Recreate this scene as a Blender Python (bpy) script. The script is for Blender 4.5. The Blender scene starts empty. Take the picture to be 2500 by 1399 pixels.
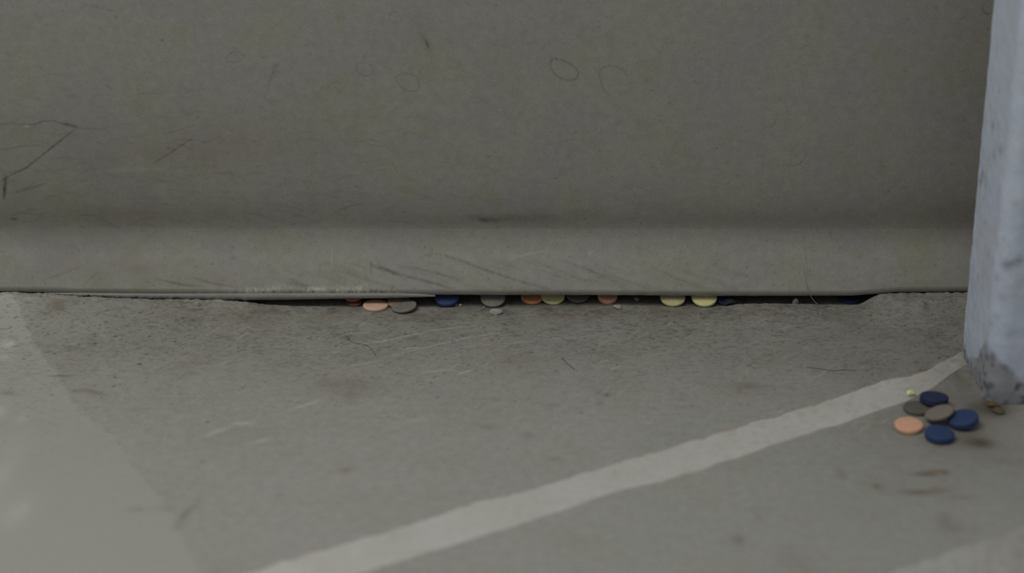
import bpy, math, random
import numpy as np

S = bpy.context.scene
# ------------------------------------------------------------------ camera
TH = math.radians(22.5); F = 5000.0; CX, CY = 1250.0, 699.5; HC = 1.0
cd = bpy.data.cameras.new('camera'); cam = bpy.data.objects.new('camera', cd)
S.collection.objects.link(cam); S.camera = cam
cam.location = (0, 0, HC); cam.rotation_euler = (math.pi/2 - TH, 0, 0)
cd.sensor_width = 36; cd.lens = 72; cd.clip_start = .05
cd.dof.use_dof = True; cd.dof.focus_distance = 2.50; cd.dof.aperture_fstop = 2.1
# ------------------------------------------------------------------ light
W = bpy.data.worlds.new('room_light'); S.world = W; W.use_nodes = True
bg = W.node_tree.nodes['Background']; bg.inputs[0].default_value = (.93, .97, 1, 1); bg.inputs[1].default_value = .26
def area(name, loc, aim, size, power, col):
    l = bpy.data.lights.new(name, 'AREA'); l.shape = 'RECTANGLE'; l.size, l.size_y = size; l.energy = power; l.color = col
    o = bpy.data.objects.new(name, l); S.collection.objects.link(o); o.location = loc
    d = np.array(aim, float) - np.array(loc, float)
    import mathutils
    o.rotation_euler = mathutils.Vector(d).to_track_quat('-Z', 'Y').to_euler()
area('ceiling_lamp', (-.9, 1.25, 2.4), (-.45, 1.8, 0), (1.9, 1.0), 28.5, (1, .985, .93))
area('window_light', (-2.3, .4, 1.2), (1.0, 2.2, .2), (.8, 1.2), 1.9, (.62, .78, 1))
S.view_settings.view_transform = 'Standard'; S.view_settings.look = 'None'
S.cycles.use_denoising = False
S.view_settings.exposure = 0.0; S.view_settings.gamma = 1; S.view_settings.use_curve_mapping = False

# ------------------------------------------------------------------ where photo points lie in the room
c_, s_ = math.cos(TH), math.sin(TH)
def ray(x, y):
    u = (np.asarray(x, float)-CX)/F; v = (np.asarray(y, float)-CY)/F
    return u, c_ - v*s_, -s_ - v*c_
def on_floor(x, y, z=0.0):
    dx, dy, dz = ray(x, y); t = (z-HC)/dz
    return dx*t, dy*t
def on_wall(x, y, Y):
    dx, dy, dz = ray(x, y); t = Y/dy
    return dx*t, HC+dz*t
YW = float(on_floor(1250, 752)[1])          # plane of the base board
def interp(pts):
    a = np.array(pts, float); return lambda q: np.interp(q, a[:, 0], a[:, 1])
def wall_line(pts):                          # list of photo points on the wall -> function X -> Z
    X, Z = on_wall([p[0] for p in pts], [p[1] for p in pts], YW)
    return lambda q: np.interp(q, X, Z)
floor_edge = wall_line([(-400,714),(0,714.5),(120,717),(200,723),(300,728),(400,730.2),(530,731),(600,736),(640,744),(720,749),(900,751),(1120,753),(1300,752),
    (1500,750),(1560,748),(1770,751),(1800,744),(1900,743),(2050,746),(2100,746),(2124,730),(2150,719),(2180,716.5),(2355,716),(3000,716)])
board_edge = wall_line([(-400,715),(0,715.5),(120,717.5),(200,719.5),(480,722),(600,724),(1000,723),(1500,724),(1750,726),(2080,725.5),(2150,720),(2190,716.5),(2355,716),(3000,716)])

rng = np.random.default_rng(7); random.seed(5)
def vnoise(X, Y, s, seed=0):                 # smooth value noise
    r = np.random.default_rng(seed).random((256, 256))
    x = X/s; y = Y/s; xi = np.floor(x).astype(int); yi = np.floor(y).astype(int)
    fx = x-xi; fy = y-yi; fx = fx*fx*(3-2*fx); fy = fy*fy*(3-2*fy)
    g = lambda a, b: r[a % 256, b % 256]
    return (g(xi,yi)*(1-fx)+g(xi+1,yi)*fx)*(1-fy)+(g(xi,yi+1)*(1-fx)+g(xi+1,yi+1)*fx)*fy
def height(X, Y):                            # floor relief: filler ramps up to the board at both ends of the gap
    d = np.clip(YW - Y, 0, None)
    e = sum(w*floor_edge(X+j*(.004+d)) for j, w in ((-1.2, .1), (-.8, .15), (-.4, .2), (0, .1), (.4, .2), (.8, .15), (1.2, .1)))
    z = e*np.exp(-(d/.075)**2)
    rough = np.exp(-(d/.03)**2)*np.clip(e/.012, .15, .65)
    z = z + rough*((vnoise(X, Y, .007, 1)-.5)*.0030 + (vnoise(X, Y, .003, 2)-.5)*.0018)
    z = z + (vnoise(X, Y, .05, 3)-.5)*.0012*np.clip(d/.1, 0, 1)
    behind = Y > YW + .004
    return np.where(behind, np.minimum(z, .001) - .001, z)

# ------------------------------------------------------------------ mesh helpers
def obj(name, verts, faces, mat, parent=None, smooth=True):
    me = bpy.data.meshes.new(name); me.from_pydata([tuple(v) for v in verts], [], faces); me.update()
    if smooth: me.polygons.foreach_set('use_smooth', [True]*len(me.polygons))
    me.materials.append(mat)
    o = bpy.data.objects.new(name, me); S.collection.objects.link(o); o.parent = parent
    return o
def grid_obj(name, P, mat, attrs=None, flip=False):
    ny, nx = P.shape[:2]
    me = bpy.data.meshes.new(name)
    me.vertices.add(nx*ny); me.vertices.foreach_set('co', P.reshape(-1).astype(np.float32))
    i = np.arange(ny-1)[:, None]*nx + np.arange(nx-1)[None, :]
    q = np.stack([i, i+1, i+nx+1, i+nx], -1).reshape(-1, 4)
    if flip: q = q[:, ::-1]
    n = len(q); me.loops.add(4*n); me.loops.foreach_set('vertex_index', q.reshape(-1).astype(np.int32))
    me.polygons.add(n); me.polygons.foreach_set('loop_start', (np.arange(n)*4).astype(np.int32))
    me.polygons.foreach_set('loop_total', np.full(n, 4, np.int32))
    me.polygons.foreach_set('use_smooth', np.ones(n, bool))
    me.update(calc_edges=True)
    for k, a in (attrs or {}).items():
        at = me.attributes.new(k, 'FLOAT', 'POINT'); at.data.foreach_set('value', a.reshape(-1).astype(np.float32))
    me.materials.append(mat)
    o = bpy.data.objects.new(name, me); S.collection.objects.link(o); return o
def tag(o, label, cat, group=None):
    o['label'] = label; o['category'] = cat
    if group: o['group'] = group
    return o
def struct(o, label=None):
    o['kind'] = 'structure'
    if label: o['label'] = label
    return o

# marks (dirt, scratches) laid on a surface grid A,B (metres) into mask M
def soft(A, B, M, ca, cb, ra, rb, amp, ang=0., edge=1.):
    r = max(ra, rb)*2.2
    ja = np.where((A[0] > ca-r) & (A[0] < ca+r))[0]; jb = np.where((B[:, 0] > cb-r) & (B[:, 0] < cb+r))[0]
    if len(ja) == 0 or len(jb) == 0: return
    sl = np.s_[jb[0]:jb[-1]+1, ja[0]:ja[-1]+1]
    a = A[sl]-ca; b = B[sl]-cb; co, si = math.cos(ang), math.sin(ang)
    d = ((a*co+b*si)/ra)**2 + ((-a*si+b*co)/rb)**2
    M[sl] += amp*np.exp(-d**edge)
def stroke(A, B, M, pts, w, amp, fade=True):
    pts = np.array(pts, float); lo = pts.min(0)-4*w; hi = pts.max(0)+4*w
    ja = np.where((A[0] > lo[0]) & (A[0] < hi[0]))[0]; jb = np.where((B[:, 0] > lo[1]) & (B[:, 0] < hi[1]))[0]
    if len(ja) == 0 or len(jb) == 0: return
    sl = np.s_[jb[0]:jb[-1]+1, ja[0]:ja[-1]+1]
    a = A[sl]; b = B[sl]; best = np.zeros_like(a)
    n = len(pts)-1
    for k in range(n):
        p, q = pts[k], pts[k+1]; v = q-p; L = max((v**2).sum(), 1e-12)
        t = np.clip(((a-p[0])*v[0]+(b-p[1])*v[1])/L, 0, 1)
        d2 = (a-p[0]-t*v[0])**2 + (b-p[1]-t*v[1])**2
        g = np.exp(-d2/(w*w))
        if fade: g = g*np.sqrt(np.clip(np.sin(math.pi*(.08+.84*(k+t)/n)), 0, 1))
        best = np.maximum(best, g)
    M[sl] += amp*best*(.6+.8*vnoise(a, b, .004, 9))

# ------------------------------------------------------------------ materials
def new_mat(name, rough=.8):
    m = bpy.data.materials.new(name); m.use_nodes = True
    N = m.node_tree.nodes; L = m.node_tree.links; b = N['Principled BSDF']; b.inputs['Roughness'].default_value = rough
    return m, N, L, b
def noise(N, L, scale, detail=3, rough=.6, vec=None):
    n = N.new('ShaderNodeTexNoise'); n.inputs['Scale'].default_value = scale; n.inputs['Detail'].default_value = detail
    n.inputs['Roughness'].default_value = rough
    L.new(vec, n.inputs['Vector']); return n.outputs['Fac']
def ramp(N, L, src, lo, hi, a=0., b=1.):
    r = N.new('ShaderNodeMapRange'); r.inputs[1].default_value = lo; r.inputs[2].default_value = hi
    r.inputs[3].default_value = a; r.inputs[4].default_value = b; L.new(src, r.inputs[0]); return r.outputs[0]
def mix(N, L, fac, a, b, mode='MIX'):
    m = N.new('ShaderNodeMix'); m.data_type = 'RGBA'; m.blend_type = mode
    for sock, v in ((m.inputs[0], fac), (m.inputs[6], a), (m.inputs[7], b)):
        if hasattr(v, 'is_output'): L.new(v, sock)
        elif isinstance(v, (int, float)): sock.default_value = v
        else: sock.default_value = (*v, 1)
    return m.outputs[2]
def attr(N, name):
    a = N.new('ShaderNodeAttribute'); a.attribute_name = name; return a.outputs['Fac']
def surface(name, base, alt, warm, rough, grain, bump, marks=True, grain_scale=900, stain_scale=7):
    m, N, L, b = new_mat(name, rough)
    tc = N.new('ShaderNodeTexCoord').outputs['Object']
    col = mix(N, L, ramp(N, L, noise(N, L, stain_scale, 3, .55, tc), .38, .62), base, alt)
    mp = N.new('ShaderNodeMapping'); mp.inputs['Location'].default_value = (3.1, 1.7, 5.3); L.new(tc, mp.inputs[0])
    col = mix(N, L, ramp(N, L, noise(N, L, stain_scale*1.7, 4, .6, mp.outputs[0]), .52, .72, 0, .8), col, warm)
    g2 = noise(N, L, 90, 4, .65, tc); g = noise(N, L, grain_scale, 2, .8, tc)
    sc = ramp(N, L, g2, .3, .7, 1-grain*.55, 1+grain*.55)
    sg = ramp(N, L, g, .3, .7, 1-grain, 1+grain)
    mm = N.new('ShaderNodeMath'); mm.operation = 'MULTIPLY'; L.new(sc, mm.inputs[0]); L.new(sg, mm.inputs[1])
    vm = N.new('ShaderNodeVectorMath'); vm.operation = 'SCALE'; L.new(col, vm.inputs[0]); L.new(mm.outputs[0], vm.inputs['Scale'])
    col = vm.outputs[0]
    if marks:
        col = mix(N, L, attr(N, 'lighter_area'), col, tuple(min(1, v*1.10) for v in base))
        col = mix(N, L, attr(N, 'grime_shade'), col, (base[0]*.55, base[1]*.52, base[2]*.49))  # carries real grime and also shade painted into the colour
        col = mix(N, L, attr(N, 'rust'), col, (base[0]*.52, base[1]*.43, base[2]*.33))
        col = mix(N, L, attr(N, 'pale'), col, tuple(min(1, v*1.75) for v in base))
        col = mix(N, L, attr(N, 'dark'), col, (base[0]*.16, base[1]*.155, base[2]*.15))
    L.new(col, b.inputs['Base Color'])
    bp = N.new('ShaderNodeBump'); bp.inputs['Strength'].default_value = bump; bp.inputs['Distance'].default_value = .0012
    L.new(g2, bp.inputs['Height']); L.new(bp.outputs[0], b.inputs['Normal'])
    return m
M_floor = surface('grey_floor_coating', (.335, .335, .305), (.345, .34, .315), (.322, .308, .268), .55, .16, .6)
M_wall = surface('grey_green_paint', (.300, .292, .246), (.296, .278, .258), (.278, .275, .205), .6, .15, .2, stain_scale=11)
M_post = surface('pale_blue_grey_paint', (.54, .59, .70), (.50, .55, .645), (.48, .51, .53), .7, .08, .5, stain_scale=14)
M_line = surface('off_white_line_paint', (.50, .49, .455), (.53, .52, .49), (.47, .45, .39), .6, .08, .4, stain_scale=9)
M_lip = surface('worn_grey_edge', (.262, .256, .228), (.235, .23, .21), (.22, .20, .165), .7, .12, .5, marks=False)

# ------------------------------------------------------------------ floor
def axis(*segs):
    out = []
    for a, b, st in segs: out.append(np.arange(a, b-1e-9, st))
    out.append([segs[-1][1]]); return np.concatenate(out)
xs = axis((-3, -.72, .12), (-.72, .74, .0011), (.74, 3, .12))
ys = axis((-1, 1.6, .1), (1.6, 2.0, .0022), (2.0, YW+.012, .0013), (YW+.012, YW+.14, .01))
A, B = np.meshgrid(xs, ys)
Z = height(A, B)
dark = np.zeros_like(A); pale = np.zeros_like(A); rust = np.zeros_like(A); lighter_area = np.zeros_like(A)
def fl(pts): X, Y = on_floor([p[0] for p in pts], [p[1] for p in pts]); return list(zip(X, Y))
PX = .00051
# lighter area along the left side, with its own edge
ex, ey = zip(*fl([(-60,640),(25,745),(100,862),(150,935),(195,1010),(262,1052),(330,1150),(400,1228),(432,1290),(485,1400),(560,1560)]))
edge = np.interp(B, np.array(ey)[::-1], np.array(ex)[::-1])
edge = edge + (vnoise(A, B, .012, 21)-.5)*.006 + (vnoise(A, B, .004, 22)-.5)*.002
lighter_area += np.clip((edge-A)/.003+.5, 0, 1)*1.0
lighter_area += np.exp(-((edge-A-.006)/.006)**2)*.5
# specks
n = 0
while n < 2600:
    x = rng.uniform(-.66, .66); y = YW - abs(rng.normal(0, .16)) - .003
    if y < 1.7 or rng.random() > .25 + 1.3*(vnoise(np.array([x]), np.array([y]), .08, 31)[0]-.25): continue
    n += 1; r = rng.choice([.0006, .0008, .0011, .0016], p=[.45, .35, .16, .04])
    soft(A, B, dark, x, y, r*rng.uniform(1, 1.7), r, rng.uniform(.25, .85), rng.uniform(0, 3))
for k in range(330):                         # small curved dark scuffs
    x = rng.uniform(-.66, .66); y = YW - abs(rng.normal(0, .15)) - .01
    a = rng.normal(0, .5); l = rng.uniform(.004, .016)
    stroke(A, B, dark, [(x, y), (x+l*math.cos(a), y+l*math.sin(a)), (x+l*1.8*math.cos(a+.4), y+l*1.8*math.sin(a+.4))], rng.uniform(.0006, .0010), rng.uniform(.05, .2))
for k in range(110):                         # short pale scratches
    x = rng.uniform(-.42, .42); y = YW - rng.uniform(.05, .36); l = rng.uniform(.006, .03); a = .95+rng.normal(0, .14)
    stroke(A, B, pale, [(x, y), (x+l*math.cos(a), y+l*math.sin(a))], rng.uniform(.0008, .0016), rng.uniform(.08, .25))
for p, w, a in [([(920,838),(985,822),(1060,806),(1140,796)],.0012,.40),([(940,871),(1040,848),(1130,827),(1240,809)],.0010,.42),
    ([(880,842),(950,830)],.0018,.3),([(985,852),(1030,848)],.0018,.35),([(1150,844),(1250,838),(1390,822)],.0013,.25),([(860,893),(930,880)],.0015,.28),
    ([(705,1001),(742,990),(780,978)],.0024,.45),([(1030,910),(1080,904),(1118,903)],.0018,.28),([(1120,912),(1150,902)],.0016,.5),
    ([(500,1067),(530,1056),(562,1042)],.0032,.30),([(940,1052),(1000,1030),(1060,1014)],.0045,.14),([(1460,886),(1482,880)],.0018,.4),([(1490,903),(1510,896)],.0018,.4),
    ([(570,1034),(612,1033)],.0042,.38),([(620,1080),(655,1073)],.0035,.35),([(300,1085),(340,1065)],.004,.12),([(800,835),(850,815),(900,812)],.0012,.2)]:
    stroke(A, B, pale, fl(p), w, a)
for x, y, rx, ry, a in [(12,846,16,9,.75),(28,842,7,5,.6),(10,872,14,7,.45),(0,1005,14,16,.45),(55,1020,14,11,.3),(4,1160,26,60,.3),(30,1255,30,30,.3),(58,1240,15,18,.25),
                        (1505,752,22,7,.35),(1520,745,18,6,.3),(560,750,50,11,.28),(10,765,45,12,.3)]:
    X, Y = on_floor(x, y); soft(A, B, pale, X, Y, rx*PX, ry*PX*2.1, a*.8, edge=.8)
for x, y, rx, ry, a in [(880,940,60,22,.35),(800,935,40,14,.3),(862,965,30,14,.25),(140,778,26,14,.6),(150,768,14,8,.4),(1825,940,30,8,.45),(1818,950,50,18,.2),(480,880,60,30,.18),(620,790,90,12,.28),
    (560,780,120,16,.2),(1250,880,60,14,.25),(2395,1082,26,11,.9),(2370,1077,36,13,.5),(2430,1000,26,16,.95),(2425,980,20,10,.8),(2410,1000,70,40,.45),(2300,1085,70,30,.25),(2262,1157,34,5,.75),(2285,1150,26,4,.6),(2242,1202,40,5,.7),(2290,1195,28,4,.5),(2307,1152,8,6,.6),(2355,1214,30,5,.4),(2140,1187,14,7,.5),
    (2310,1272,16,14,.45),(2330,1290,28,8,.25),(1800,1318,16,13,.4),(1850,1260,10,20,.2),(845,1148,16,6,.5),(1500,950,60,12,.15),(1290,1065,20,10,.25),(600,1060,110,30,.14),(205,955,30,4,.4),(240,962,25,4,.35),(2050,1155,10,12,.3),(1950,1380,40,30,.2),(330,1000,20,5,.3),(2460,1130,40,8,.35),(2350,1030,60,40,.3),(920,755,16,8,.3),(870,750,30,6,.45),(1300,748,22,7,.4)]:
    X, Y = on_floor(x, y); soft(A, B, rust, X, Y, rx*PX*.95, ry*PX*2.0, a, edge=.8)
for x, y, rx, ry, a in [(680,1212,10,7,.14),(1190,1043,16,7,.22),(1355,1122,12,6,.2),(1700,995,18,5,.12),(1345,990,14,6,.18),(400,1240,20,8,.14),(335,1245,18,5,.22),(2395,1082,18,9,.35),(2262,1157,24,4,.28),(2242,1202,30,4,.28),(2140,1187,8,5,.2),(1800,1318,10,8,.12),(20,960,20,6,.3),(148,918,26,2.5,.55),
    (2330,905,12,22,.35),(2375,1000,20,20,.4),(2345,940,26,25,.3),(2300,965,40,16,.25),(2360,1060,60,30,.16),(2060,1160,6,9,.15),(1465,985,9,4,.35),(1482,965,8,5,.45),(1463,960,7,4,.4),(850,825,12,4,.3),(1630,1060,30,4,.1),(610,735,45,5,.75),(2434,1004,26,14,.45),(2415,1000,40,22,.3),(2395,1083,30,12,.3),(2420,985,30,14,.5)]:
    X, Y = on_floor(x, y); soft(A, B, dark, X, Y, rx*PX, ry*PX*2.0, a, edge=.9)
stroke(A, B, dark, fl([(425,1292),(455,1252),(490,1218)]), .0045, .2)
stroke(A, B, rust, fl([(178,952),(210,950),(250,962)]), .003, .4)
# loose dust and dirt collected along the opening under the board and at the post foot
band = np.exp(-((YW-.012-B)/.022)**2)*np.clip((A+.36)/.05, 0, 1)*np.clip((.47-A)/.05, 0, 1)
rust += band*np.clip(vnoise(A, B, .02, 41)*1.3-.25, 0, 1)*.65
dark += band*np.clip(vnoise(A, B, .009, 42)-.55, 0, 1)*.9
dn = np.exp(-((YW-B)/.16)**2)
grime_shade = np.zeros_like(A)
grime_shade += np.exp(-(np.clip(YW-B-.02, 0, 9)/.17)**2)*(.40+.30*vnoise(A, B, .03, 43)+.22*vnoise(A*.6, B, .0035, 46)-.10)*np.clip(1-lighter_area*.9, 0, 1)*np.clip((A+.75)/.35, .2, 1)  # dirt towards the wall, with the shade there painted in too
fx, fy_ = on_floor(2345, 985); grime_shade += .55*np.exp(-(((A-fx)/.15)**2+((B-fy_)/.20)**2))*(.6+.5*vnoise(A, B, .02, 47)+.3*vnoise(A, B, .005, 48)-.15)
grime_shade += np.clip((A-.1)/.5, 0, 1)*.14*np.clip((2.1-B)/.1, 0, 1)  # dimmer light of the right foreground painted as a darker tone
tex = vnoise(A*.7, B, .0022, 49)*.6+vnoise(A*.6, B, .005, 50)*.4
grime_shade += np.clip(tex-.52, 0, 1)*1.6*np.exp(-(np.clip(YW-B, 0, 9)/.3)**2)
grime_shade = np.clip(grime_shade, 0, 1)
bx, by = on_floor(2465, 1040); soft(A, B, pale, float(bx), float(by), .03, .05, .10)
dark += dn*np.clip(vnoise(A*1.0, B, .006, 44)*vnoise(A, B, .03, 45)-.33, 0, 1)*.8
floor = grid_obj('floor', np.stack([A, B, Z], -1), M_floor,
    dict(dark=np.clip(dark, 0, .93), pale=np.clip(pale, 0, 1), rust=np.clip(rust, 0, 1), lighter_area=np.clip(lighter_area, 0, 1), grime_shade=grime_shade))
struct(floor, 'worn grey coated concrete floor with dark specks and pale scratches')

M_line2 = surface('shaded_line_paint', (.42, .415, .385), (.44, .43, .405), (.40, .385, .35), .6, .08, .4, stain_scale=9)  # copy of the line paint, darkened for the dimmer right foreground
# painted lines: thin raised coats with uneven edges
def painted_line(name, up, lo, label, mat=None):
    ux, uy = zip(*fl(up)); lx, ly = zip(*fl(lo))
    ux, uy, lx, ly = map(np.array, (ux, uy, lx, ly))
    x = np.arange(max(ux.min(), lx.min()), min(ux.max(), lx.max()), .002)
    u = np.interp(x, ux, uy) + (vnoise(x, x*0, .011, 51)-.5)*.006 + (vnoise(x, x*0, .005, 52)-.5)*.003
    l = np.interp(x, lx, ly) + (vnoise(x, x*0, .02, 53)-.5)*.003
    T = np.r_[0, .004, np.linspace(.06, .94, 14), .996, 1.][:, None]
    Y = l + (u-l)*T; X = np.repeat(x[None], len(T), 0)
    Zt = height(X, Y) + .0007; Zt[0] -= .0010; Zt[-1] -= .0010
    pr = np.clip((X-.42)/.12, 0, 1)
    fm = pr*(.35+.5*vnoise(X, Y, .012, 55)) + np.clip(vnoise(X, Y, .006, 56)-.6, 0, 1)*.8*np.clip((X+.1)/.4, 0, 1)
    z0 = np.zeros_like(X)
    return struct(grid_obj(name, np.stack([X, Y, Zt], -1), mat or M_line, dict(grime_shade=np.clip(fm, 0, .9), dark=np.clip(vnoise(X, Y, .004, 57)-.8, 0, 1)*pr*2, rust=pr*.12*vnoise(X, Y, .02, 58), pale=z0, lighter_area=z0)), label)
painted_line('trim_1', [(-1800,2160),(-500,1752),(300,1492),(600,1400),(700,1369),(833,1330),(983,1287),(1081,1257),(1150,1228),(1231,1217),(1364,1176),(1474,1141),(1500,1131),(1600,1103),(1646,1090),(1783,1050),(1889,1019),(2000,986),(2066,964),(2142,935),(2190,924),(2261,908),(2292,886),(2341,866),(2420,832)],
    [(-1800,2390),(-300,1780),(600,1488),(880,1404),(1027,1354),(1218,1295),(1364,1250),(1500,1203),(1600,1178),(1712,1147),(1867,1094),(1942,1068),(2066,1032),(2164,997),(2217,979),(2279,946),(2318,917),(2341,902),(2420,862)],
    'long off-white painted stripe running diagonally across the grey floor to the post')
painted_line('trim_2', [(200,2100),(1900,1490),(2186,1392),(2314,1346),(2500,1277),(2620,1228),(3600,850)], [(900,2200),(2200,1640),(2500,1510),(2800,1400),(3700,1030)],
    'second off-white painted floor stripe cut off by the bottom right corner', M_line2)

# ------------------------------------------------------------------ wall and base board
xw = axis((-3, -.72, .12), (-.72, .74, .0011), (.74, 3, .12))
ZT = float(on_wall(1250, 575, YW)[1])        # top of the base board
def wl(pts): X, Zz = on_wall([p[0] for p in pts], [p[1] for p in pts], YW+.012); return list(zip(X, Zz))
LEAN = .023
# profile of the upper wall: a shallow inward crease where it meets the board
def prof_y(z):
    return YW + LEAN - np.clip(z-ZT, 0, 9)*.07 - .0075*(1-np.exp(-np.clip(z-ZT, 0, 9)/.018)*(1+np.clip(z-ZT, 0, 9)/.018))
zw = axis((ZT, .46, .0013), (.46, 2.6, .2))
A, B = np.meshgrid(xw, zw)
def new_masks(A): return [np.zeros_like(A) for _ in range(4)]
dark, pale, rust, lighter_area = new_masks(A)
def ring(cx, cy, rx, ry, ang, amp, a0=0, a1=360, w=.0009, M=None, jit=.08):
    pts = []
    ph = rng.uniform(0, 6)
    for t in np.radians(np.linspace(a0, a1, 26)):
        k = 1+jit*math.sin(2*t+ph)+jit*.6*math.sin(3*t+ph*2)
        x, y = rx*k*math.cos(t), ry*k*math.sin(t); c, s = math.cos(math.radians(ang)), math.sin(math.radians(ang))
        pts.append((cx+x*c-y*s, cy+x*s+y*c))
    stroke(A, B, dark if M is None else M, wl(pts), w, amp, fade=(a1-a0 < 350))
ring(577,133,21,13,0,.22); ring(966,34,14,14,0,.18); ring(892,162,24,15,24,.26); ring(998,194,31,20,18,.28)
ring(1376,164,35,23,32,.36); ring(1352,140,10,7,60,.25,90,330); ring(1499,192,44,32,42,.3,60,290); ring(1515,170,35,20,60,.15,-60,60)
ring(1876,284,17,24,0,.24,-20,170); ring(1940,378,30,22,-20,.28,0,150); ring(1925,352,14,14,0,.22,20,160); ring(2405,10,13,17,0,.45,30,210)
ring(818,208,18,11,-10,.24,180,330); ring(478,222,18,8,15,.15,180,300); ring(670,230,20,14,10,.12,0,200); ring(1875,350,60,40,0,.05,0,90)
for p, w, a in [([(0,444),(30,425),(65,408),(100,380),(150,340),(185,312)],.0013,.55),([(14,430),(12,452),(8,485)],.0024,.75),([(158,297),(172,301),(186,304)],.0024,.6),
    ([(0,302),(30,296),(58,300),(85,300),(110,291),(135,291),(160,300),(200,309),(260,313)],.0011,.35),([(372,398),(415,372),(470,335)],.0010,.4),([(0,365),(60,353),(100,352)],.0012,.3),
    ([(40,470),(80,458),(110,448)],.0018,.35),([(60,460),(100,437)],.001,.3),([(20,540),(38,541)],.002,.5),([(200,0),(250,10),(290,20)],.002,.15),([(286,30),(290,36)],.002,.4),
    ([(655,212),(665,180),(685,145)],.0014,.22),([(665,175),(672,155),(690,142)],.001,.2),([(1032,76),(1040,90),(1049,110)],.004,.22),([(1040,90),(1047,108)],.0016,.4),([(398,89),(402,92)],.0016,.5),
    ([(1170,541),(1190,545),(1215,543)],.003,.45),([(1140,535),(1220,540),(1360,535)],.005,.2),([(240,540),(280,560),(300,572)],.0022,.2),([(1632,245),(1634,247)],.0016,.5),([(1875,570),(1890,570)],.0018,.4),([(1945,115),(1972,100)],.0012,.2),
    ([(480,300),(420,320),(400,322)],.001,.2),([(540,330),(480,352)],.001,.15),([(260,200),(280,215)],.0016,.3),([(840,370),(900,380)],.0014,.15)]:
    stroke(A, B, dark, wl(p), w, a)
stroke(A, B, pale, wl([(64,303),(71,304)]), .0012, .9); stroke(A, B, pale, wl([(240,416),(330,412),(400,412)]), .003, .12)
stroke(A, B, pale, wl([(1218,264),(1222,265)]), .001, .5)
for k in range(260):                         # faint sideways rub marks, most of them low on the left
    px = abs(rng.normal(0, 700)); py = 560-abs(rng.normal(0, 190))
    if py < 5 or px > 2300: continue
    a = rng.normal(-.05, .25); l = rng.uniform(8, 55)
    stroke(A, B, dark, wl([(px, py), (px+l*math.cos(a), py+l*math.sin(a)), (px+1.8*l*math.cos(a+.15), py+1.8*l*math.sin(a+.15))]), rng.uniform(.0006, .0013), rng.uniform(.04, .17))
for k in range(420):
    X = rng.uniform(-.64, .64); Zz = rng.uniform(ZT, .42); r = rng.uniform(.0006, .0013)
    soft(A, B, dark, X, Zz, r*1.4, r, rng.uniform(.1, .4))
for x, y, rx, ry, a in [(560,350,260,70,.30),(420,370,120,40,.2),(1030,85,60,50,.2),(300,530,300,30,.3),(2330,520,160,60,.2),(1800,540,300,20,.25),(1200,545,260,18,.35)]:
    X, Zz = on_wall(x, y, YW+.012); soft(A, B, rust, X, Zz, rx*PX, ry*PX, a*.6, edge=.8)
P = np.stack([A, prof_y(B), B], -1)
wgrime_shade = .30*np.exp(-(((A+.60)/.22)**2+((B-.17)/.11)**2))*(.5+vnoise(A, B, .03, 63)) + .22*np.exp(-((B-ZT)/.03)**2)*np.clip(vnoise(A, B*3, .08, 64)+.2, 0, 1)  # grime and dimmer light painted at left; shade painted along the crease
wall = grid_obj('wall_back', P, M_wall, dict(grime_shade=wgrime_shade, dark=np.clip(dark,0,.9), pale=np.clip(pale,0,1), rust=np.clip(rust,0,1), lighter_area=lighter_area))
struct(wall, 'grey-green painted back wall with faint rings and scuffs')

# base board: sloping face, rounded lower lip, underside and inner face (a hollow behind it)
prof = []                                    # (y offset from YW, fraction of face height, z offset)
nf = 62
for k in range(nf): t = k/(nf-1); prof.append((LEAN*(1-t)+0, 1-t, 0))
prof = [(LEAN*(f - .5*max(0, f-.55)**2/.45)/.775, f, 0) for _, f, _ in prof]
R = .0085; RD = .0052
rows = [(yo, f, 0) for yo, f, _ in prof]
X = xw
ze = board_edge(X) + (vnoise(X, X*0, .01, 61)-.5)*.0004
PR = [(np.full_like(X, YW+LEAN+.0004), np.full_like(X, ZT+.004)), (np.full_like(X, YW+LEAN+.0001), np.full_like(X, ZT+.002))]
zfrac = [2, 2]
for yo, f, _ in rows:
    z = ze+R + (ZT-ze-R)*f; PR.append((np.full_like(X, YW+yo), z)); zfrac.append(f)
for a in np.radians([18, 36, 54, 72, 90]):
    PR.append((np.full_like(X, YW+RD-RD*math.cos(a)), ze+R-R*math.sin(a))); zfrac.append(-1)
for yo in (.0062, .0075): PR.append((np.full_like(X, YW+yo), ze)); zfrac.append(-1)
for zz in (.016, .020): PR.append((np.full_like(X, YW+.0085), np.full_like(X, zz))); zfrac.append(-1)
PR.append((np.full_like(X, YW+.12), np.full_like(X, .028))); PR.append((np.full_like(X, YW+.125), np.full_like(X, -.02)))
Yg = np.array([p[0] for p in PR]); Zg = np.array([p[1] for p in PR]); A = np.repeat(X[None], len(PR), 0)
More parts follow.
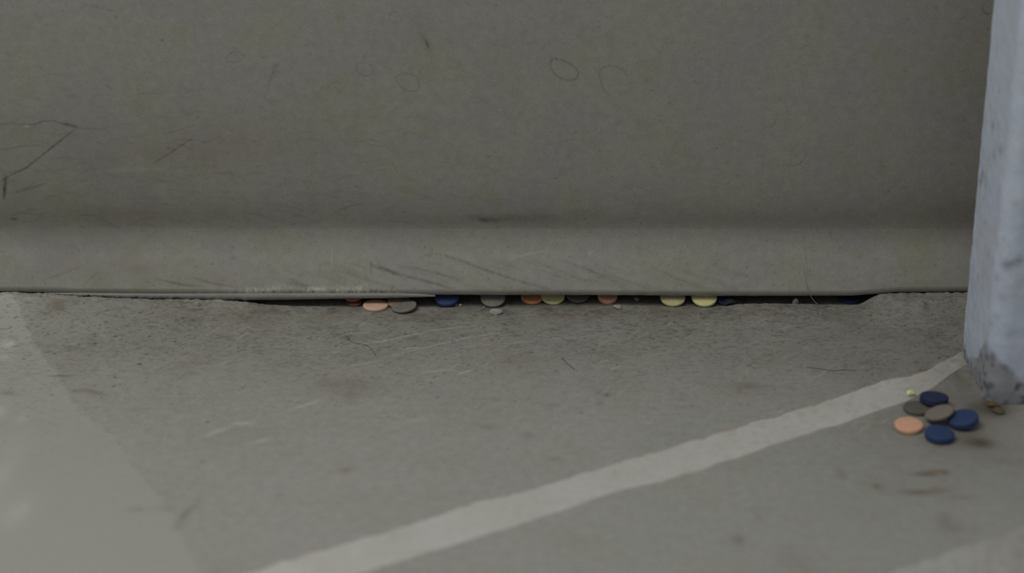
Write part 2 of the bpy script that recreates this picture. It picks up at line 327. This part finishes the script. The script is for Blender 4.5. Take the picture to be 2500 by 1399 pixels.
# marks use straight grid of nominal heights
Bn = np.repeat(Zg.mean(1)[:, None], A.shape[1], 1); face = np.arange(len(PR)) < nf+3
order = slice(2, nf+5)
A2 = A[order][::-1]; B2 = Bn[order][::-1]
dark, pale, rust, lighter_area = new_masks(A2)
def sb(M, p, w, a): 
    Xp, Zp = on_wall([q[0] for q in p], [q[1] for q in p], YW+.004); stroke(A2, B2, M, list(zip(Xp, Zp)), w, a)
for p, w, a in [([(1050,625),(1110,638),(1180,660),(1250,680),(1345,702)],.0016,.34),([(905,652),(960,668),(1040,685),(1110,700)],.0018,.3),([(1000,655),(1060,668),(1130,684)],.0015,.25),
    ([(1290,635),(1340,655),(1400,675),(1450,690)],.0018,.2),([(1365,640),(1420,655),(1490,680)],.0015,.2),([(808,660),(860,672),(900,682)],.0018,.25),([(905,645),(906,672)],.0014,.35),([(380,682),(440,692),(500,698)],.0013,.4),
    ([(470,678),(520,690),(580,697)],.0012,.35),([(700,688),(760,694)],.0014,.2),([(1040,632),(1052,632)],.002,.3),([(560,638),(572,637)],.0015,.3),([(1590,655),(1660,680),(1700,692)],.0015,.2),([(100,690),(200,655)],.001,.25),([(200,700),(240,665)],.0008,.25),([(1965,580),(1972,650),(1972,700)],.0009,.2)]:
    sb(dark, p, w, a)
for k in range(60):
    px = rng.uniform(640, 1780); py = rng.uniform(640, 700); l = rng.uniform(30, 120)
    sb(dark, [(px, py), (px+l*.5, py+l*.10), (px+l, py+l*.27)], rng.uniform(.0010, .0022), rng.uniform(.05, .17))
for p, w, a in [([(808,618),(809,664)],.0011,.22),([(1240,640),(1290,628),(1335,621)],.0014,.2),([(1080,632),(1083,633)],.0012,.6),([(1438,627),(1441,627)],.002,.4),([(476,718),(488,711)],.0012,.9),([(1200,650),(1280,670),(1330,680)],.002,.1),
    ([(1190,716),(1240,717)],.0016,.6),([(1030,717),(1070,722)],.0022,.5),([(1420,716),(1480,714),(1560,716)],.0022,.28),([(310,712),(500,716)],.0013,.2)]:
    sb(pale, p, w, a)
for k in range(900):                         # crust of dried grit near the lower edge
    px = rng.choice([rng.uniform(540, 970), rng.uniform(600, 690), rng.uniform(750, 800), rng.uniform(820, 900)]); py = 714-abs(rng.normal(0, 8))
    Xp, Zp = on_wall(px, py, YW+.001); soft(A2, B2, pale, Xp, Zp, .0016, .0014, rng.uniform(.05, .2))
    if k % 3 == 0:
        Xp, Zp = on_wall(rng.uniform(600, 968), 713-abs(rng.normal(0, 4)), YW+.001); soft(A2, B2, dark, Xp, Zp, .0008, .0008, rng.uniform(.2, .5))
for k in range(350):
    Xq = rng.uniform(-.64, .6); Zq = rng.uniform(.015, ZT); r = rng.uniform(.0006, .0012); soft(A2, B2, dark, Xq, Zq, r*1.4, r, rng.uniform(.1, .4))
for x, y, rx, ry, a in [(1300,712,60,12,.35),(1640,712,40,8,.25),(1730,714,40,8,.3),(330,665,40,12,.25),(500,690,120,15,.2),(2250,700,120,10,.2)]:
    Xp, Zp = on_wall(x, y, YW); soft(A2, B2, rust, Xp, Zp, rx*PX, ry*PX, a, edge=.8)
def full(m):
    o = np.zeros_like(A); o[order] = m[::-1]; return o
bgrime_shade = .22*np.exp(-((Zg-ZT)/.012)**2)*np.clip(vnoise(A, Zg*3, .08, 64)+.2, 0, 1) + .30*np.exp(-((A+.62)/.25)**2)*(.6+.8*vnoise(A, Zg, .03, 65))  # crease shade painted on the board top; left end grime and dimmer light
bb = grid_obj('baseboard_back', np.stack([A, Yg, Zg], -1), M_wall, dict(grime_shade=bgrime_shade, dark=np.clip(full(dark),0,.9), pale=np.clip(full(pale),0,1), rust=np.clip(full(rust),0,1), lighter_area=full(lighter_area)), flip=True)
struct(bb, 'sloping grey-green base board with diagonal brush marks above a dark gap')

# worn lip fixed under the left part of the board
lx = np.linspace(float(on_wall(105, 700, YW)[0]), float(on_wall(1062, 700, YW)[0]), 640)
top = wall_line([(105,716.5),(200,716),(400,718),(550,717),(970,716),(1030,719),(1062,722.5)])(lx)
bot = wall_line([(105,717.5),(200,721),(300,726),(400,728),(500,731),(600,731.5),(700,731),(800,729),(950,727),(1062,724)])(lx)
jag = np.clip((float(on_wall(640, 700, YW)[0])-lx)/.05, .12, 1)
bot = bot + jag*((vnoise(lx, lx*0, .011, 71)-.5)*.0022 + (vnoise(lx, lx*0, .0035, 72)-.5)*.0018)
k = np.clip(np.minimum((lx-lx[0])/.05, (lx[-1]-lx)/.02), 0, 1)
fy = YW-.0004-.0012*k
Pl = np.stack([np.stack([lx, np.full_like(lx, YW+.004), top], -1), np.stack([lx, fy, top], -1), np.stack([lx, fy, (top+bot)/2], -1), np.stack([lx, fy+.0003, bot], -1), np.stack([lx, np.full_like(lx, YW+.012), bot], -1)])
struct(grid_obj('trim_3', Pl, M_lip, flip=True), 'thin worn grey lip under the left half of the base board')

# ------------------------------------------------------------------ post / wall end on the right
xl, yb = on_floor(2345, 866); _, yf = on_floor(2400, 990)
xl, yb, yf = float(xl), float(yb), float(yf)
Rr = .022
path = [(xl+.25, yb+.003), (xl+.02, yb+.003), (xl+.006, yb+.002), (xl+.001, yb-.002)]
q = np.linspace(yb-.006, yf+Rr, 46); path += [(xl, v) for v in q]
for a in np.radians(np.linspace(6, 84, 14)): path.append((xl+Rr-Rr*math.cos(a), yf+Rr-Rr*math.sin(a)))
q = np.linspace(xl+Rr, xl+.25, 90); path += [(v, yf) for v in q] + [(xl+.6, yf)]
path = np.array(path); seg = np.r_[0, np.cumsum(np.hypot(*np.diff(path, axis=0).T))]
zp = axis((-.01, .42, .0022), (.42, 2.6, .3))
A, B = np.meshgrid(seg, zp)
PXp = np.repeat(path[None, :, 0], len(zp), 0); PYp = np.repeat(path[None, :, 1], len(zp), 0)
# uneven plaster and a ragged foot
dx = (vnoise(A, B, .03, 81)-.5)*.0012 + (vnoise(A, B, .012, 82)-.5)*.0008
foot = np.exp(-np.clip(B, 0, 9)/.018)
dx = dx - foot*(.004*vnoise(A, B, .02, 83)) 
nx = np.gradient(path[:, 1], seg); nyy = -np.gradient(path[:, 0], seg)
PXp = PXp - dx*0 + nx[None]*(-dx)*-1; PYp = PYp + nyy[None]*dx
dark, pale, rust, lighter_area = new_masks(A)
s_corner = float(np.interp(yf+Rr, path[4:50, 1][::-1], seg[4:50][::-1]))
s_left = float(seg[4])
def post_s(px, py):                          # photo point on the post -> distance along its outline, height
    Xq, Zq = on_wall(px, py, yb)             # try the left face first
    dx_, dy_, dz_ = ray(px, py)
    if dx_ <= 0: return None
    tt = xl/dx_; Yq = dy_*tt; Zq = HC+dz_*tt
    if Yq >= yf+Rr*.4: return s_left+(yb-Yq), Zq
    Xq, Zq = on_wall(px, py, yf); return s_corner+Rr*1.2+(Xq-xl-Rr*.8), Zq
for px, py, r, a in [(2395,22,9,.3),(2430,120,12,.25),(2445,95,8,.1),(2420,165,6,.25),(2436,218,9,.4),(2420,302,12,.5),(2437,298,8,.3),(2440,362,12,.5),(2425,375,10,.35),(2410,385,9,.3),(2396,420,12,.5),(2392,440,13,.55),(2402,430,7,.4),(2403,447,9,.4),(2398,480,8,.3),
    (2400,538,7,.35),(2438,580,7,.3),(2412,612,7,.3),(2466,650,13,.6),(2480,644,8,.3),(2496,636,10,.5),(2386,672,7,.3),(2436,690,8,.3),(2374,655,8,.25),(2372,700,7,.25),(2380,690,9,.25),(2377,745,8,.25),(2400,760,7,.2),(2450,730,9,.3),(2420,800,9,.25),(2470,820,9,.2),(2460,200,10,.15),(2480,300,10,.12),(2490,500,9,.15),(2395,700,9,.2),(2440,780,8,.25)]:
    r_ = post_s(px, py)
    if r_: soft(A, B, dark, r_[0], r_[1], r*PX*1.0, r*PX*.9, a*.95, edge=.8)
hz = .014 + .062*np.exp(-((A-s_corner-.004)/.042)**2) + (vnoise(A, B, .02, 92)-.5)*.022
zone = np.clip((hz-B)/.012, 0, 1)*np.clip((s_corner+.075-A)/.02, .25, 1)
grime_shade = zone*(.65+.5*vnoise(A, B, .01, 93)); rust += zone*.5*vnoise(A, B, .015, 94)
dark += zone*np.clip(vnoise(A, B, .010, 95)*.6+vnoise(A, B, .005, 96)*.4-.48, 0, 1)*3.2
grime_shade += np.clip(.5-B/.012, 0, .6)
for k in range(330):
    sv = rng.uniform(seg[0], seg[-1]); zv = rng.uniform(0, .42); r = rng.uniform(.001, .0035); soft(A, B, dark, sv, zv, r, r*.8, rng.uniform(.03, .14))
pg = grid_obj('wall_right', np.stack([PXp, PYp, B], -1), M_post, dict(dark=np.clip(dark,0,.9), pale=pale, rust=np.clip(rust,0,1), lighter_area=lighter_area, grime_shade=np.clip(grime_shade,0,.95)), flip=False)
struct(pg, 'pale blue-grey plastered post end at the right with dirty foot')

# ------------------------------------------------------------------ discs
def disc_mat(name, col, alt, rough=.75, mottle=.10):
    m, N, L, b = new_mat(name, rough)
    tc = N.new('ShaderNodeTexCoord').outputs['Object']
    c = mix(N, L, ramp(N, L, noise(N, L, 160, 4, .7, tc), .38, .66), col, alt)
    g = noise(N, L, 1100, 2, .8, tc); sg = ramp(N, L, g, .3, .7, 1-mottle, 1+mottle)
    vm = N.new('ShaderNodeVectorMath'); vm.operation = 'SCALE'; L.new(c, vm.inputs[0]); L.new(sg, vm.inputs['Scale'])
    L.new(vm.outputs[0], b.inputs['Base Color'])
    bp = N.new('ShaderNodeBump'); bp.inputs['Strength'].default_value = .35; bp.inputs['Distance'].default_value = .0006
    L.new(noise(N, L, 500, 3, .7, tc), bp.inputs['Height']); L.new(bp.outputs[0], b.inputs['Normal']); return m
M = dict(
    peach=disc_mat('peach', (.72, .40, .26), (.66, .37, .25)), orange=disc_mat('orange', (.62, .28, .13), (.55, .25, .13)),
    pinkpeach=disc_mat('pale_peach', (.66, .43, .32), (.60, .40, .30)),
    darkred=disc_mat('dark_red', (.16, .05, .04), (.12, .045, .04)), red=disc_mat('brick_red', (.42, .12, .10), (.34, .10, .09)), brown=disc_mat('dusty_brown', (.27, .19, .13), (.20, .15, .11)),
    grey=disc_mat('warm_grey', (.185, .175, .15), (.15, .142, .122)), taupe=disc_mat('taupe', (.20, .175, .15), (.18, .16, .137)), olive=disc_mat('olive_grey', (.115, .113, .09), (.10, .095, .078)),
    blue=disc_mat('blue', (.018, .042, .125), (.022, .046, .12)), navy=disc_mat('navy', (.012, .020, .075), (.014, .020, .066)),
    yellow=disc_mat('pale_yellow', (.68, .65, .31), (.60, .56, .28)), shadeyellow=disc_mat('shaded_yellow', (.50, .48, .26), (.43, .40, .23)))  # second yellow is the pale one darkened for the board's shade
def lathe_disc(name, rad, th, mat, dome=.0006, wob=.02, seed=0, cut=None):
    r_ = random.Random(seed)
    prof = [(0, th/2+dome)]
    for f in (.25, .5, .7, .82): prof.append((rad*f, th/2+dome*(1-f*f)))
    b = min(th*.30, rad*.1)
    prof += [(rad-b*1.1, th/2), (rad-b*.45, th/2-b*.22), (rad-b*.1, th/2-b*.62), (rad, th/2-b*1.1)]
    prof = prof + [(r, -z) for r, z in reversed(prof[:])]
    n = 56; vs = [(0, 0, prof[0][1])]
    ph = [r_.uniform(0, 6.3) for _ in range(4)]
    for r, z in prof[1:-1]:
        for k in range(n):
            a = 2*math.pi*k/n
            w = 1+wob*(.5*math.sin(2*a+ph[0])+.3*math.sin(3*a+ph[1])+.15*math.sin(7*a+ph[2]))
            x, y = r*w*math.cos(a), r*w*math.sin(a)
            if cut is not None: y = min(y, cut*rad + .0008*math.sin(x*900+ph[3]))
            vs.append((x, y, z))
    vs.append((0, 0, prof[-1][1]))
    fs = [(0, 1+k, 1+(k+1) % n) for k in range(n)]; m = len(prof)-2
    for j in range(m-1):
        for k in range(n):
            a = 1+j*n+k; b2 = 1+j*n+(k+1) % n; fs.append((a, a+n, b2+n, b2))
    e = len(vs)-1
    for k in range(n): fs.append((e, 1+(m-1)*n+(k+1) % n, 1+(m-1)*n+k))
    return obj(name, vs, fs, mat)
from mathutils import Matrix, Vector, Euler
def place(o, pos, tilt=0, roll=0, spin=0):
    """tilt lifts the far side, roll lifts the left side (degrees)"""
    o.matrix_world = Matrix.Translation(pos) @ Matrix.Rotation(math.radians(tilt), 4, 'X') @ Matrix.Rotation(math.radians(roll), 4, 'Y') @ Matrix.Rotation(spin, 4, 'Z')
def disc(px, py, halfw, th, mat, label, tilt=0, roll=0, lift=0, group=None, cut=None, seed=0, spin=None, dome=.0006, ref='front'):
    """px, py: the photo point where the near rim meets the floor (ref front) or the middle of the top face"""
    if ref == 'front':
        X, Y = on_floor(px, py); X = float(X); Y = float(Y); zf = float(height(np.array([X]), np.array([Y]))[0])
        X, Y = on_floor(px, py, zf+lift); X = float(X); Y = float(Y); zf = float(height(np.array([X]), np.array([Y]))[0])+lift
        dist = (Y*c_ + (HC-zf)*s_); r = halfw*dist/F
        ct, st = math.cos(math.radians(tilt)), math.sin(math.radians(tilt))
        # centre sits r behind the near rim (along the tilted face) and half a thickness above it
        Yc = Y + r*ct - th/2*st*0; zc = zf + r*st + th/2*ct + abs(math.sin(math.radians(roll)))*r*.9
    else:
        zt = lift+th; X, Yc = on_floor(px, py, zt); X = float(X); Yc = float(Yc)
        zb = max(float(height(np.array([X+dx]), np.array([Yc+dy]))[0]) for dx in (-.01,0,.01) for dy in (-.012,0,.012)) if lift == 0 else 0
        dist = (Yc*c_ + (HC-zt)*s_); r = halfw*dist/F
        zc = zb + lift + th/2 + r*math.hypot(math.sin(math.radians(tilt)), math.sin(math.radians(roll)))
    o = lathe_disc('round_disc', r, th, M[mat], seed=seed, cut=cut, dome=dome)
    place(o, (X, Yc, zc), tilt, roll, random.uniform(0, 6) if spin is None else spin)
    tag(o, label, 'disc', group); return o
G1 = 'discs in the gap under the base board'; G2 = 'discs heaped at the foot of the post'
T = .0040
disc(861, 739, 24, T, 'red', 'brick red disc peeping from under the lip, leftmost of those in the gap', tilt=15, group=G1, seed=1, lift=.0035)
disc(863, 749, 21, .003, 'darkred', 'dark red disc flat on the floor beneath the brick red one', tilt=0, group=G1, seed=2)
disc(915, 762, 31.5, .0042, 'pinkpeach', 'pale peach disc lying just in front of the gap beside a grey disc', tilt=0, group=G1, seed=3)
disc(973, 755, 29, T, 'brown', 'dusty brown disc half under the board behind the leaning grey disc', tilt=6, lift=.001, group=G1, seed=4)
disc(985, 768, 31, .0026, 'grey', 'thin dark grey disc leaning on the dusty brown one in front of the gap', tilt=6, roll=-7, group=G1, seed=5)
disc(1090, 752, 31, .0055, 'blue', 'blue disc in the gap between two grey discs', tilt=24, group=G1, seed=6)
disc(1203, 753, 30, .0036, 'grey', 'dark grey disc in the gap behind the whitish stone chip', tilt=26, group=G1, seed=7)
disc(1299, 746, 27, .005, 'orange', 'orange disc in the gap touching a yellow disc on its right', tilt=14, group=G1, seed=8)
disc(1350, 746, 30, .0036, 'yellow', 'pale yellow disc in the gap directly right of the orange disc', tilt=24, group=G1, seed=9)
disc(1411, 741, 27, .003, 'olive', 'olive grey disc deep in the gap between yellow and peach discs', tilt=20, lift=.002, group=G1, seed=10)
disc(1484, 744, 24, .0062, 'peach', 'small peach disc with a crumbled edge in the gap', tilt=12, group=G1, seed=11)
disc(1644, 751, 30.5, .0036, 'shadeyellow', 'pale yellow disc mostly shaded by the board, left one of the yellow pair', tilt=22, group=G1, seed=12)
disc(1721, 752, 31, .0042, 'yellow', 'bright pale yellow disc in the gap, right one of the yellow pair', tilt=24, group=G1, seed=13)
disc(1768, 747, 18, .004, 'navy', 'navy broken disc piece wedged against the right yellow disc', tilt=22, group=G1, seed=14, cut=.35, spin=.4)
disc(2080, 744, 29, .0045, 'navy', 'navy disc in the far right end of the gap', tilt=3, group=G1, seed=15)
disc(2240, 991, 34.5, .0052, 'olive', 'dark olive grey disc under the edge of the topmost blue disc', ref='mid', group=G2, seed=20)
disc(2281, 969, 35, .0082, 'navy', 'dark blue disc at the back of the heap, resting on the olive grey disc', ref='mid', lift=.0036, tilt=-5, roll=3, group=G2, seed=21)
disc(2219, 1036, 35.5, .0056, 'peach', 'bright peach disc at the front left of the heap by the post', ref='mid', tilt=4, group=G2, seed=22)
disc(2294, 1057, 36, .0078, 'blue', 'blue disc nearest the front of the heap by the post', ref='mid', tilt=4, roll=3, group=G2, seed=23, dome=.0014)
disc(2293, 1015, 36, .0036, 'taupe', 'taupe disc tilted in the middle of the heap by the post', ref='mid', lift=.0042, tilt=-2, roll=-19, group=G2, seed=24)
disc(2351, 1024, 38, .0078, 'blue', 'blue disc at the right of the heap nearest the post', ref='mid', tilt=3, roll=-13, group=G2, seed=25, dome=.0014)

# ------------------------------------------------------------------ crumbs, chips, fibres
def lump(name, px, py, rx, rz, mat, label, cat, seed=0, ry=None, sub=3, lift=0, onto=None, rough=.3):
    import bmesh
    r_ = random.Random(seed); bm = bmesh.new(); bmesh.ops.create_icosphere(bm, subdivisions=sub, radius=1)
    k = [Vector((r_.gauss(0, 1), r_.gauss(0, 1), r_.gauss(0, 1))).normalized() for _ in range(9)]; h = [r_.uniform(.55, .95) for _ in k]
    for v in bm.verts:
        d = v.co.normalized(); s = 1.
        for a, b in zip(k, h):
            dd = d.dot(a)
            if dd > b: s = min(s, b/dd)
        v.co = d*(s+r_.gauss(0, .02)*rough)
        v.co.x *= rx; v.co.y *= (ry or rx); v.co.z *= rz
    me = bpy.data.meshes.new(name); bm.to_mesh(me); bm.free(); me.materials.append(mat)
    o = bpy.data.objects.new(name, me); S.collection.objects.link(o)
    X, Y = on_floor(px, py, rz); X = float(X); Y = float(Y)
    z = float(height(np.array([X]), np.array([Y]))[0]); X, Y = on_floor(px, py, z+rz); zmin = min(v.co.z for v in me.vertices)
    o.location = (float(X), float(Y), z-zmin*.92+lift); tag(o, label, cat); return o
M_stone = disc_mat('whitish_stone', (.34, .35, .335), (.30, .31, .295)); M_fl = disc_mat('grey_dust', (.20, .20, .19), (.15, .15, .145)); M_yel = disc_mat('yellow_crumb', (.78, .80, .42), (.70, .72, .38))
M_brown = disc_mat('rusty_brown', (.12, .085, .04), (.09, .07, .045)); M_black = disc_mat('dark_fluff', (.028, .028, .036), (.02, .02, .028))
lump('stone_chip', 1211, 758, .0085, .0042, M_stone, 'whitish grey stone chip on the floor in front of a dark grey disc', 'stone chip', 1, ry=.006)
lump('flake', 1508, 748, .0072, .0016, M_stone, 'flat whitish flake on the floor just right of the small peach disc', 'flake', 2, ry=.006)
lump('crumb', 1124, 745, .0024, .0017, disc_mat('cream_crumb', (.42, .40, .30), (.36, .34, .26)), 'tiny cream crumb beside the blue disc in the gap', 'crumb', 3)
lump('crumb', 1114, 744, .0018, .0014, M_stone, 'tiny white crumb touching the blue disc in the gap', 'crumb', 4)
lump('crumb', 1554, 731, .0036, .0034, M_fl, 'grey crumb standing in the empty gap right of the small peach disc', 'crumb', 5, lift=.001)
lump('crumb', 1182, 749, .0015, .001, M_stone, 'tiny pale crumb at the left foot of the dark grey disc', 'crumb', 12)
lump('yellow_crumb', 2224, 959, .0052, .0044, M_yel, 'small bright yellow crumb on the white stripe behind the heap', 'crumb', 6)
lump('dust_clump', 1780, 736, .0105, .0052, M_black, 'dark fluffy dust clump beside the navy broken piece', 'dust clump', 7, ry=.006, rough=2.2)
lump('dust_clump', 1763, 727, .0055, .0035, M_fl, 'light grey dust clump just under the board above the navy piece', 'dust clump', 8, lift=.006, rough=2)
lump('dirt_clump', 2424, 986, .0075, .003, M_brown, 'dark brown dirt clump at the front corner of the post foot', 'dirt clump', 9, rough=2.5)
lump('dirt_clump', 2438, 1002, .008, .002, disc_mat('ochre_dirt', (.12, .09, .045), (.09, .075, .045)), 'ochre dirt clump on the floor before the post foot', 'dirt clump', 10, rough=2.5)
lump('plaster_crumb', 1942, 736, .0042, .0050, M_stone if False else disc_mat('grey_plaster', (.30, .29, .26), (.26, .25, .23)), 'pointed grey plaster crumb in the narrow right part of the gap', 'crumb', 11)

def fibre(pts, r, mat, label, name='hair', on='floor'):
    P = []
    for p in pts:
        if on == 'floor':
            X, Y = on_floor(p[0], p[1]); X, Y = float(X), float(Y); z = float(height(np.array([X]), np.array([Y]))[0])
            X, Y = on_floor(p[0], p[1], z+r); P.append(Vector((float(X), float(Y), z+r*1.2)))
        else:
            X, Z_ = on_wall(p[0], p[1], YW-p[2]); P.append(Vector((float(X), YW-p[2], float(Z_))))
    # smooth (Catmull-Rom)
    Q = []
    for i in range(len(P)-1):
        a = P[max(i-1, 0)]; b = P[i]; c = P[i+1]; d = P[min(i+2, len(P)-1)]
        for k in range(6):
            t = k/6; Q.append(.5*((2*b)+(c-a)*t+(2*a-5*b+4*c-d)*t*t+(3*b-a-3*c+d)*t**3))
    Q.append(P[-1]); vs = []; fs = []; n = 6
    for i, p in enumerate(Q):
        tn = (Q[min(i+1, len(Q)-1)]-Q[max(i-1, 0)]).normalized(); u = tn.orthogonal().normalized()
        u = Vector((0, 0, 1)) if abs(tn.z) < .9 else Vector((1, 0, 0)); u = (u-tn*u.dot(tn)).normalized(); w = tn.cross(u)
        for k in range(n): a = 2*math.pi*k/n; vs.append(p+(u*math.cos(a)+w*math.sin(a))*r)
        if i: 
            for k in range(n): a = (i-1)*n+k; b = (i-1)*n+(k+1) % n; fs.append((a, b, b+n, a+n))
    fs.append(tuple(range(n))[::-1]); fs.append(tuple(range(len(vs)-n, len(vs))))
    return tag(obj(name, vs, fs, mat), label, 'hair' if name == 'hair' else 'fibre')
M_hair = new_mat('dark_hair', .5); M_hair[3].inputs['Base Color'].default_value = (.05, .046, .04, 1)
M_pale = new_mat('pale_fibre', .7); M_pale[3].inputs['Base Color'].default_value = (.30, .28, .24, 1)
M_redf = new_mat('brown_fibre', .7); M_redf[3].inputs['Base Color'].default_value = (.16, .09, .06, 1)
fibre([(1968,897),(1990,899),(2012,902),(2035,905),(2050,904),(2068,903),(2090,905)], .0003, M_hair[0], 'dark straight hair on the floor left of the upper stripe end')
fibre([(842,819),(850,822),(853,830),(846,826),(856,833),(866,838),(882,840),(900,846),(908,855),(915,864),(919,873)], .0002, M_hair[0], 'curled dark hair on the floor below the pale peach disc')
fibre([(1372,874),(1382,884),(1390,892),(1403,902)], .0004, M_redf[0], 'short brown fibre on the floor below the peach and yellow discs', 'fibre')
fibre([(1962,640,-.001),(1968,690,.0012),(1979,722,.002),(1988,735,.003),(1996,743,.004)], .00035, M_pale[0], 'pale thin fibre hanging from the base board across the gap', 'fibre', on='wall')
